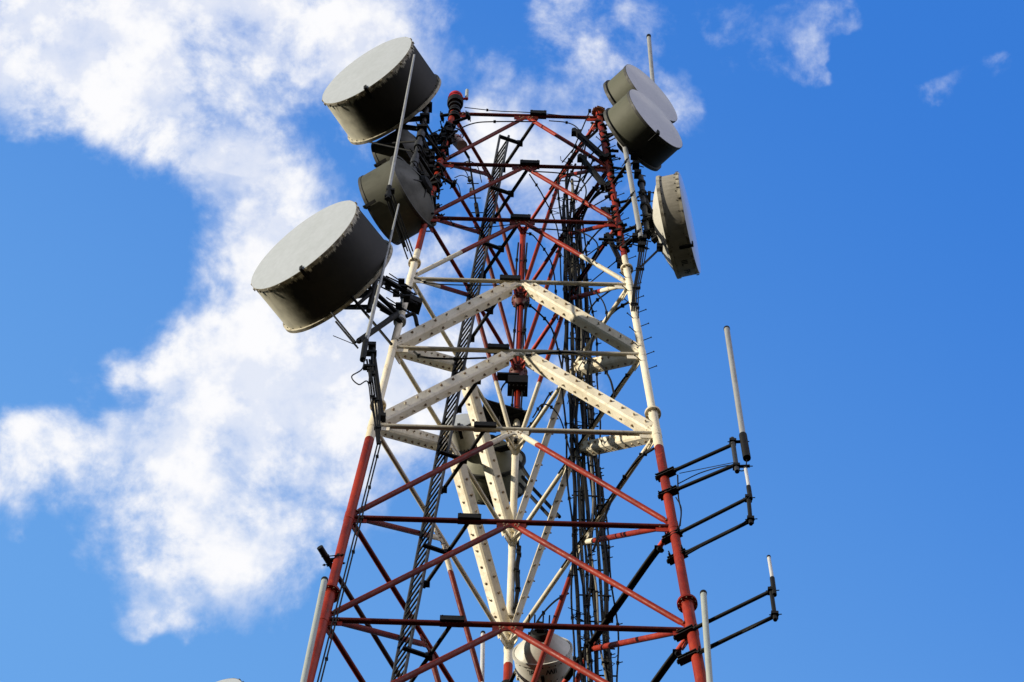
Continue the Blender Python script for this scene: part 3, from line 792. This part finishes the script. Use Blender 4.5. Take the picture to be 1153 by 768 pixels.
cable('black lead sagging along the lower arm of the lowest short antenna', [at(873, 690, Pc[0][1].y), at(863, 698, Pc[1][1].y), at(842, 709, Pc[1][1].y + .2), at(820, 720, -2), at(788, 736, -1.95)], .018)
cable('black cable drop between the arms beside the red right leg', [at(763, 535, -1.65), at(764, 560, -1.65), at(767, 578, -1.68), at(764, 598, -1.7)], .013)
cable('second black cable drop hugging the red right leg', [at(761, 560, -1.65), at(767, 572, -1.65), at(766, 592, -1.7)], .010)
# vertical tubes near the bottom
for (a, b, r, m, nm, lb, yy) in (((792, 668), (801.5, 800), .052, GLASSF, 'antenna_tube', 'pale green tube standing in front of the red right leg at the bottom', -2.1),
                            ((365.5, 653), (335, 800), .052, GLASSF, 'antenna_tube', 'pale green tube standing beside the red left leg at the bottom', -2.1),
                            ((543.8, 713), (542.2, 800), .040, WHITEF, 'antenna_tube', 'short white tube seen low in the middle beside the far leg', 2.3)):
    A, B = at(*a, yy), at(*b, yy); o = pipe(nm, lb, 'antenna', A, B, r, m)
    MB().tube([A - Z * .05, A + Z * .02], r * 1.12, 14).build('tip_cap', DARK, o)
    B2 = B + (A - B) * .1; i = 1 if a[0] > 700 else 0 if a[0] < 500 else 2
    if i == 2: MB().bar(B2, leg(2, B2.z), .05, .05).build('stand_off', DARK, o, split=True)
    else:
        mb = MB(); ubolt(mb, B2, leg(i, B2.z), .06); mb.build('stand_off', DARK, o, split=True)
# cross pipe on the left face and its stub
A = atz(360, 616, zl(7.42)); B = atz(452, 765, zl(7.42))
o = thing('boom_pipe', 'brown pipe clamped across the left face with its black end poking out', 'pipe', A)
MB().tube([A + (B - A) * .09, B], .044, 12).build('pipe', WOOD, o); MB().tube([A, A + (B - A) * .11], .056, 14).build('end_cap', DARK, o)
mb = MB(); p = A + (B - A) * .1; ubolt(mb, p, leg(0, p.z), .06); mb.build('clamp', DARK, o, split=True)
# leg cable on the left
for q in (0, 1):
    pts = [leg(0, z) + V((.17 + q * .05, -.05, 0)) for z in [zl(6.2) - t * 1.1 for t in range(12)]]
    cable(('outer' if q else 'inner') + ' of the two thin black cables clipped along the red left leg', pts, .014, 9 if q else 0)
# front jumper cables
jump = [('top horizontal brace, running flat above it', [(523, 121), (560, 125), (600, 127), (662, 133)], .010),
        ('leg top, arching over to the top brace', [(497, 163), (513, 148), (533, 139), (557, 137), (603, 137)], .014),
        ('top brace, curling down to the right leg', [(618, 136), (638, 138), (650, 144), (658, 158), (655, 170)], .012),
        ('second brace, curling down through the bundle', [(600, 193), (630, 195), (652, 200), (660, 215), (654, 232), (640, 240)], .014),
        ('third brace on the left', [(505, 245), (515, 255), (545, 256), (583, 252)], .010),
        ('third brace, curling toward the dark bars', [(596, 257), (630, 259), (655, 262), (671, 272), (673, 285), (667, 295)], .014),
        ('fourth brace on the left', [(466, 313), (485, 319), (520, 321), (562, 321)], .012),
        ('fourth brace, curling down beside the right bolted beam', [(650, 321), (666, 326), (678, 338), (683, 352), (682, 362)], .014),
        ('fifth brace on the left', [(466, 396), (476, 402), (505, 404), (548, 403)], .020),
        ('fifth brace, curling far down beside the right bolted beam', [(592, 400), (625, 397), (650, 398), (672, 408), (686, 425), (692, 446)], .020)]
for (t, pts, r) in jump:
    cable('black jumper cable by the ' + t, [at(x, y, leg(0, at(x, y, -1.2).z).y - .1) for x, y in pts], r, 2)
# cables strapped under the right face braces
for k, n in ((7, 2), (8, 2), (2, 3), (1, 2), (3, 2), (6, 1), (5, 1)):
    for q in range(n):
        a = leg(1, zl(k)); b = mid(1, 2, zl(k), .62); u = V((-.5, .866, 0)); s = V((.866, .5, 0)) * (-.06 + .055 * q)
        pts = [a + u * .35 + s + Z * (-.3), a + u * .55 + s - Z * .12, a.lerp(b, .5) + s - Z * .085, b + s - Z * .09]
        cable(f'black cable strapped under the right face brace {("at the top", "second from the top", "third from the top", "fourth", "at the lower bolted beams", "below the bolted beams", "carrying the thick loom at mid height", "carrying the thick loom at the bottom")[k-1]}', pts,   .036 if k > 6 else .018, 2, group=f'cables strapped under right face brace {k}')
# the bundle frays into separate cables near the top
fan = [[(636, 330), (640, 250), (638, 200), (650, 170), (672, 148)], [(641, 340), (645, 260), (648, 215), (664, 192), (684, 182)], [(646, 330), (650, 270), (662, 232), (680, 214), (692, 208)],
       [(650, 345), (655, 290), (672, 262), (692, 248)], [(632, 320), (628, 260), (612, 222), (596, 196)], [(640, 300), (634, 240), (640, 205), (648, 185)], [(655, 400), (664, 350), (683, 330), (704, 318)],
       [(628, 360), (622, 300), (603, 268), (592, 262)], [(660, 440), (668, 380), (690, 352), (712, 338)], [(634, 420), (622, 372), (604, 350), (590, 340)], [(645, 520), (630, 470), (612, 455), (600, 470)],
       [(668, 620), (690, 560), (716, 520), (736, 505)], [(640, 250), (652, 205), (660, 160), (668, 138)], [(650, 300), (642, 262), (655, 238), (668, 224), (690, 190)]]
for q, pts in enumerate(fan):
    cable('black cable peeling away from the vertical feeder bundle', [at(x, y, .3 - .027 * abs(x - 645) * (.75 if y > 300 else 1)) for x, y in pts], (.018, .014, .024)[q % 3], 3, group='cables peeling away from the feeder bundle')
# cables along the far leg
for (q, x, zt_, zb_) in ((0, .10, 5.0, 5.95), (1, .13, 5.05, 5.9), (2, -.10, 1.2, 3.7), (3, .09, 1.2, 3.75), (4, .12, 1.6, 3.3)):
    pts = [leg(2, zl(zt_) + (zl(zb_) - zl(zt_)) * t / 8) + V((x + .015 * math.sin(t * 1.9 + q), -.06, 0)) for t in range(9)]
    cable('black cable strapped to the ' + ('white lower part' if zt_ > 4 else 'red upper part') + ' of the far leg', pts, .028 if zt_ > 4 else .018, 5, group='cables strapped to the ' + ('white' if zt_ > 4 else 'red') + ' part of the far leg')
for (lb, pts, yy) in (('curving down from the red far leg to the dark platform', [(577, 423), (565, 437), (563, 455), (563, 475)], 2.2),
                  ('slanting from the feeder bundle to the white far leg', [(622, 441), (616, 448), (604, 470), (592, 484)], 2.6),
                  ('clipped along the pale diagonal below the bolted beams', [(640, 668), (626, 676), (612, 690), (600, 708), (588, 728)], 2.2)):
    cable('black cable ' + lb, [at(x, y, yy) for x, y in pts], .018, 3)
# cones, platform and dark collar on the far leg
for k in (2, 3):
    p = leg(2, zl(k)); o = thing('joint_cone', ('upper' if k == 2 else 'lower') + ' red bolted cone around the far leg', 'joint', p)
    mb = MB().lathe([(-.36, .07), (-.34, .09), (-.12, .17), (-.10, .19), (-.04, .19), (-.04, .07)], 20, o=p, ax=Z)
    for q in range(10):
        a = q * PI / 5; c = p + V((math.cos(a) * .165, math.sin(a) * .165, -.07)); mb.tube([c - Z * .09, c + Z * .08], .018, 6, mi=1)
    co = mb.build('cone', [DARKRED, RUST], o)
p = leg(2, zl(3.18)); o = thing('equipment_box', 'black box fixed round the red far leg just above the dark platform', 'equipment box', p)
mb = MB().box(p + V((0, -.05, -.1)), V((.20, 0, 0)), V((0, .16, 0)), Z * .16); mb.box(p + V((-.2, -.12, .16)), V((.22, 0, 0)), V((0, .08, 0)), Z * .03)
for q in range(5): mb.tube([p + V((-.16 + q * .08, -.15, -.26)), p + V((-.16 + q * .08, -.15, -.33))], .014, 6)
mb.build('housing', DARK, o)
zp = zl(3.62); cs = [atz(x, y, zp) for x, y in ((545, 450), (594, 464), (592, 484), (541, 476))]
o = thing('rest_platform', 'dark flat plate platform beside the far leg above the olive dish', 'platform', leg(2, zp))
MB().add([c for c in cs] + [c + Z * .05 for c in cs], [(0, 1, 2, 3), (7, 6, 5, 4), (0, 4, 5, 1), (1, 5, 6, 2), (2, 6, 7, 3), (3, 7, 4, 0)]).build('plate', DARK, o)
mb = MB(); mb.bar(cs[0], cs[2], .06, .08); mb.bar(cs[1], cs[3], .06, .08); mb.bar(cs[3] - Z * .02, leg(2, zp - .3), .06, .06); mb.build('frame', DARK, o)
o = d9
mb = MB(); h9 = f9 - ax9.normalized() * .95
for dz in (-.25, .25): 
    q = leg(2, h9.z + dz); mb.bar(h9 + Z * dz, q, .10, .08); mb.lathe([(-.06, .07), (-.06, .13), (.06, .13), (.06, .07)], 14, o=q, ax=Z)
mb.bar(h9 - Z * .4, h9 + Z * .4, .12, .10)
for (a, b) in (((588, 537), (630, 582)), ((585, 545), (622, 585)), ((584, 520), (600, 545))): mb.tube([at(*a, 2.6), at(*b, 2.2)], .035, 8)
mb.tube([at(503, 508, 1.3), at(520, 516, 1.9)], .045, 8); mb.bar(f10 - ax10.normalized() * .75, at(503, 508, 1.3), .07, .07)
mb.build('strut', DARK, o, split=True)
o = d8
mb = MB(); h8 = f8 - ax8.normalized() * .82; q = leg(2, h8.z + .1)
mb.bar(h8, h8 + V((0, -.18, 0)), .12, .10); mb.bar(h8 + V((0, -.16, .06)), q, .06, .06); mb.bar(h8 + V((-.16, -.08, .06)), h8 + V((.16, -.08, .06)), .04, .04)
for e in (-.2, -.1, .05, .16, .24): mb.tube([h8 + V((e, -.28, .1)), h8 + V((e, .05, .2))], .014, 6)
mb.lathe([(-.08, .07), (-.08, .14), (.08, .14), (.08, .07)], 14, o=q, ax=Z); mb.build('bracket', DARK, o, split=True)
# slim antenna with insulators inside the upper left corner
A, B = at(528, 178, -.2), at(538, 243, 0.); o = thing('dipole_antenna', 'slim dark antenna with pale insulators hanging in the upper left corner of the mast', 'antenna', B)
mb = MB().tube([A, B], .02, 8)
for t in (.2, .45, .7, .95): mb.tube([A.lerp(B, t) - V((.12, 0, 0)), A.lerp(B, t) + V((.12, 0, .02))], .012, 6)
mb.tube([A.lerp(B, .8), A.lerp(B, 1.0)], .045, 10); mb.build('boom', DARK, o)
for t in (.15, .4, .6):
    MB().tube([A.lerp(B, t) + V((-.06, 0, 0)), A.lerp(B, t) + V((-.06, 0, .16))], .04, 10).build('insulator', GLASSF, o)
MB().tube([A, leg(0, A.z)], .03, 8).build('arm', DARK, o, split=True)
for q in range(4):
    a = [(507, 190), (512, 200), (520, 184), (498, 205), (530, 175), (503, 178), (515, 172)][q]
    P0 = at(a[0], a[1], -.9); pts = [P0, P0 + V((.15, .05, .25)), P0 + V((.32, .1, .1)), P0 + V((.42, .15, -.4 - .1 * q))]
    cable('thin black wire curling around the upper left corner of the mast', pts, .009, group='wires curling in the upper left corner')
# black rods crossing near the right leg top
for (a, b, r) in (((650, 168), (672, 146), .02), ((690, 168), (647, 222), .016), ((644, 172), (664, 125), .014), ((656, 205), (668, 180), .02), ((633, 183), (648, 165), .014), ((700, 140), (664, 176), .016), ((636, 306), (688, 268), .012), ((660, 322), (695, 293), .012), ((668, 232), (693, 218), .014)):
    A, B = at(*a, -.75), at(*b, -1.0); c = thing('tie_rod', 'thin black rod crossing beside the top of the right leg', 'rod', B, 'rods crossing beside the right leg top')
    mb = MB().tube([A, B], r, 8); mb.box(B, V((.03, 0, 0)), V((0, .03, 0)), Z * .04); mb.build('rod', DARK, c)

# ------------------------------------------------------------------ ground
g = MB(); R_ = 6000; n = 24
g.add([(-R_, -R_, 0), (R_, -R_, 0), (R_, R_, 0), (-R_, R_, 0)], [(0, 1, 2, 3)])
gm, nt, b = newmat('dark_scrub_ground'); oc = objc(nt)
c = mixc(nt, ramp(nt, noise(nt, oc, .05, 8, .7), .4, .65), (.020, .024, .012), (.04, .034, .024))
nt.links.new(c, b.inputs['Base Color']); b.inputs['Roughness'].default_value = 1; b.inputs['Specular IOR Level'].default_value = 0
go = g.build('ground', gm); go['kind'] = 'structure'

# ------------------------------------------------------------------ light
SUN = V((-.90, -.32, .22)).normalized()
el = math.asin(SUN.z); az = math.atan2(SUN.x, SUN.y)
l = bpy.data.lights.new('sun', 'SUN'); l.energy = 5.0; l.angle = math.radians(.5); l.color = (1, .91, .74)
lo = bpy.data.objects.new('sun', l); C.objects.link(lo); lo.rotation_euler = SUN.to_track_quat('Z', 'Y').to_euler(); lo.location = (-40, -10, 90)

w = bpy.data.worlds.new('World'); bpy.context.scene.world = w; w.use_nodes = True; nt = w.node_tree; nt.nodes.clear()
out = N(nt, 'ShaderNodeOutputWorld'); bg = N(nt, 'ShaderNodeBackground'); nt.links.new(bg.outputs[0], out.inputs[0])
sky = N(nt, 'ShaderNodeTexSky', sky_type='NISHITA', sun_disc=False); sky.sun_elevation = el; sky.sun_rotation = az % (2 * PI)
sky.air_density = 1.0; sky.dust_density = .3; sky.ozone_density = 2.0
bg.inputs['Strength'].default_value = .15
tc = N(nt, 'ShaderNodeTexCoord').outputs['Generated']
def dot(vec):
    m = N(nt, 'ShaderNodeVectorMath', operation='DOT_PRODUCT'); nt.links.new(tc, m.inputs[0]); m.inputs[1].default_value = vec; return m.outputs['Value']
sc = FPX / W
X = math_(nt, 'MULTIPLY', dot(RT), sc); Yv = math_(nt, 'MULTIPLY', dot(UP), sc)
cmb = N(nt, 'ShaderNodeCombineXYZ'); nt.links.new(X, cmb.inputs[0]); nt.links.new(Yv, cmb.inputs[1])
P0 = cmb.outputs[0]
dirn = N(nt, 'ShaderNodeVectorMath', operation='SCALE'); nt.links.new(tc, dirn.inputs[0]); dirn.inputs['Scale'].default_value = sc
# domain warp
wn = N(nt, 'ShaderNodeTexNoise'); wn.inputs['Scale'].default_value = 7; wn.inputs['Detail'].default_value = 5; nt.links.new(dirn.outputs[0], wn.inputs['Vector'])
ws = N(nt, 'ShaderNodeVectorMath', operation='SUBTRACT'); nt.links.new(wn.outputs['Color'], ws.inputs[0]); ws.inputs[1].default_value = (.5, .5, .5)
wm = N(nt, 'ShaderNodeVectorMath', operation='MULTIPLY'); nt.links.new(ws.outputs[0], wm.inputs[0]); wm.inputs[1].default_value = (.16, .16, 0)
wa = N(nt, 'ShaderNodeVectorMath', operation='ADD'); nt.links.new(P0, wa.inputs[0]); nt.links.new(wm.outputs[0], wa.inputs[1])
P1 = wa.outputs[0]
# cloud banks: centre x, centre y, radius x, radius y, tilt (degrees), weight
CL = [(60, 20, 260, 160, 0, 1.3), (250, 30, 230, 120, 0, 1.05), (20, 100, 170, 80, 0, .8), (200, 120, 150, 110, -35, .75), (270, 200, 120, 80, -40, .75), (330, 270, 110, 90, -40, .6),
      (400, 130, 110, 170, 0, .35), (370, 60, 130, 120, 0, .5), (330, 380, 160, 130, 30, 1.0), (250, 460, 150, 130, 0, .95), (400, 470, 130, 150, 0, .9), (330, 550, 150, 90, 10, .75),
      (90, 525, 190, 85, 12, .85), (20, 515, 100, 70, 0, .55), (190, 600, 140, 85, -20, .8), (270, 650, 110, 80, 20, .55), (240, 430, 120, 90, 30, .5), (150, 402, 36, 32, 0, .6), (165, 695, 60, 50, -30, .5),
      (470, 25, 70, 60, 0, .4), (680, 20, 110, 60, 10, .6), (600, 90, 130, 90, 20, .5), (730, 90, 110, 80, 0, .42), (560, 170, 120, 90, 0, .78), (650, 200, 110, 90, 0, .66), (560, 330, 150, 130, 0, .35),
      (480, 380, 90, 180, 0, .5), (640, 440, 90, 70, 0, .4), (845, 30, 110, 55, -40, .50), (935, 5, 60, 50, 0, .58), (915, 55, 35, 60, 20, .38), (898, 106, 60, 32, -20, .52), (1095, 88, 90, 40, 10, .36), (770, 150, 60, 70, 0, .3), (90, 420, 70, 60, 0, .2), (190, 190, 90, 60, -35, .4), (300, 310, 90, 60, -40, .35), (540, 720, 40, 30, 0, .2), (540, 620, 60, 40, 0, .2)]
acc = None
for (cx, cy, rx, ry, tl, wt) in CL:
    mp = N(nt, 'ShaderNodeMapping', vector_type='TEXTURE')
    mp.inputs['Location'].default_value = ((cx - W / 2) / W, -(cy - H / 2) / W, 0)
    mp.inputs['Rotation'].default_value = (0, 0, math.radians(tl)); mp.inputs['Scale'].default_value = (rx / W, ry / W, 1)
    nt.links.new(P1, mp.inputs[0])
    ln = N(nt, 'ShaderNodeVectorMath', operation='LENGTH'); nt.links.new(mp.outputs[0], ln.inputs[0])
    v = ramp(nt, ln.outputs['Value'], 1.15, .15, 0, wt)
    acc = v if acc is None else math_(nt, 'ADD', acc, v)
acc = math_(nt, 'MINIMUM', math_(nt, 'MULTIPLY', acc, .90), 1.08)
# the rest of the dome: scattered broken cloud away from this patch
zc = dot(FW); away = ramp(nt, zc, .985, .95, 0, 1)
bn = N(nt, 'ShaderNodeTexNoise'); bn.inputs['Scale'].default_value = 2.2; bn.inputs['Detail'].default_value = 4; nt.links.new(tc, bn.inputs['Vector'])
acc = math_(nt, 'ADD', acc, math_(nt, 'MULTIPLY', away, ramp(nt, bn.outputs['Fac'], .45, .62, 0, .9)))
fn = N(nt, 'ShaderNodeTexNoise'); fn.inputs['Scale'].default_value = 9; fn.inputs['Detail'].default_value = 12; fn.inputs['Roughness'].default_value = .62; fn.inputs['Distortion'].default_value = .25
nt.links.new(dirn.outputs[0], fn.inputs['Vector'])
f2n = N(nt, 'ShaderNodeTexNoise'); f2n.inputs['Scale'].default_value = 30; f2n.inputs['Detail'].default_value = 8; f2n.inputs['Roughness'].default_value = .6
nt.links.new(dirn.outputs[0], f2n.inputs['Vector'])
den = math_(nt, 'ADD', acc, math_(nt, 'MULTIPLY', math_(nt, 'SUBTRACT', fn.outputs['Fac'], .5), 2.7))
den = math_(nt, 'ADD', den, math_(nt, 'MULTIPLY', math_(nt, 'SUBTRACT', f2n.outputs['Fac'], .5), .95))
den = math_(nt, 'MULTIPLY', den, ramp(nt, acc, .02, .22, 0, 1))
mn = N(nt, 'ShaderNodeTexNoise'); mn.inputs['Scale'].default_value = 14; mn.inputs['Detail'].default_value = 9; mn.inputs['Roughness'].default_value = .58
nt.links.new(dirn.outputs[0], mn.inputs['Vector'])
thin = ramp(nt, mn.outputs['Fac'], .36, .60, .62, 1)
mask = math_(nt, 'MULTIPLY', ramp(nt, den, .17, 1.18, 0, 1.0), math_(nt, 'MAXIMUM', thin, ramp(nt, acc, .7, 1.25, 0, 1)))
# sky colour
sky_fill = ramp(nt, dot(V((.74, -.58, .34)).normalized()), .74, .95, 0, 1)   # unseen bright sky patch added low right to light the radomes
sky_c = mixc(nt, 1.0, sky.outputs[0], SKY_TINT if False else (1, 1, 1), 'MULTIPLY')
grad = ramp(nt, math_(nt, 'ADD', math_(nt, 'MULTIPLY', X, -.55), math_(nt, 'MULTIPLY', Yv, -.9)), -.55, .60, 0, 1)
tint = mixc(nt, grad, (.66, 1.80, 3.35), (2.15, 3.15, 3.75))
tint = mixc(nt, away, tint, (1.5, 1.65, 1.7))
sky_c = mixc(nt, 1.0, sky.outputs[0], tint, 'MULTIPLY')
shade = ramp(nt, math_(nt, 'ADD', den, math_(nt, 'MULTIPLY', math_(nt, 'SUBTRACT', mn.outputs['Fac'], .5), 1.6)), .35, 1.45, 0, 1)
k = 1 / .15
cl = mixc(nt, shade, tuple(v * k for v in (.66, .74, .92)), tuple(v * k for v in (.98, .98, 1.0)))
fin = mixc(nt, mask, sky_c, cl)
# unseen sky, low and off to the sides, dimmed to keep undersides dark
zz = N(nt, 'ShaderNodeSeparateXYZ'); nt.links.new(tc, zz.inputs[0])
fin = mixc(nt, 1.0, fin, math_(nt, 'MULTIPLY', ramp(nt, zz.outputs['Z'], .0, .80, .12, 1.0), ramp(nt, away, 0, 1, 1, .50)), 'MULTIPLY')
fin = mixc(nt, sky_fill, fin, tuple(v * k for v in (1.55, 1.55, 1.85)))
nt.links.new(fin, bg.inputs['Color'])

# ------------------------------------------------------------------ camera
cd = bpy.data.cameras.new('camera'); cam = bpy.data.objects.new('camera', cd); C.objects.link(cam)
cd.sensor_fit = 'HORIZONTAL'; cd.sensor_width = 36; cd.lens = FPX / W * 36; cd.clip_start = .1; cd.clip_end = 20000
M = Matrix((RT, UP, -FW)).transposed().to_4x4(); M.translation = CAM; cam.matrix_world = M
bpy.context.scene.camera = cam
s = bpy.context.scene
s.view_settings.view_transform = 'Standard'; s.view_settings.look = 'None'; s.view_settings.exposure = 0; s.view_settings.gamma = 1
s.render.film_transparent = False
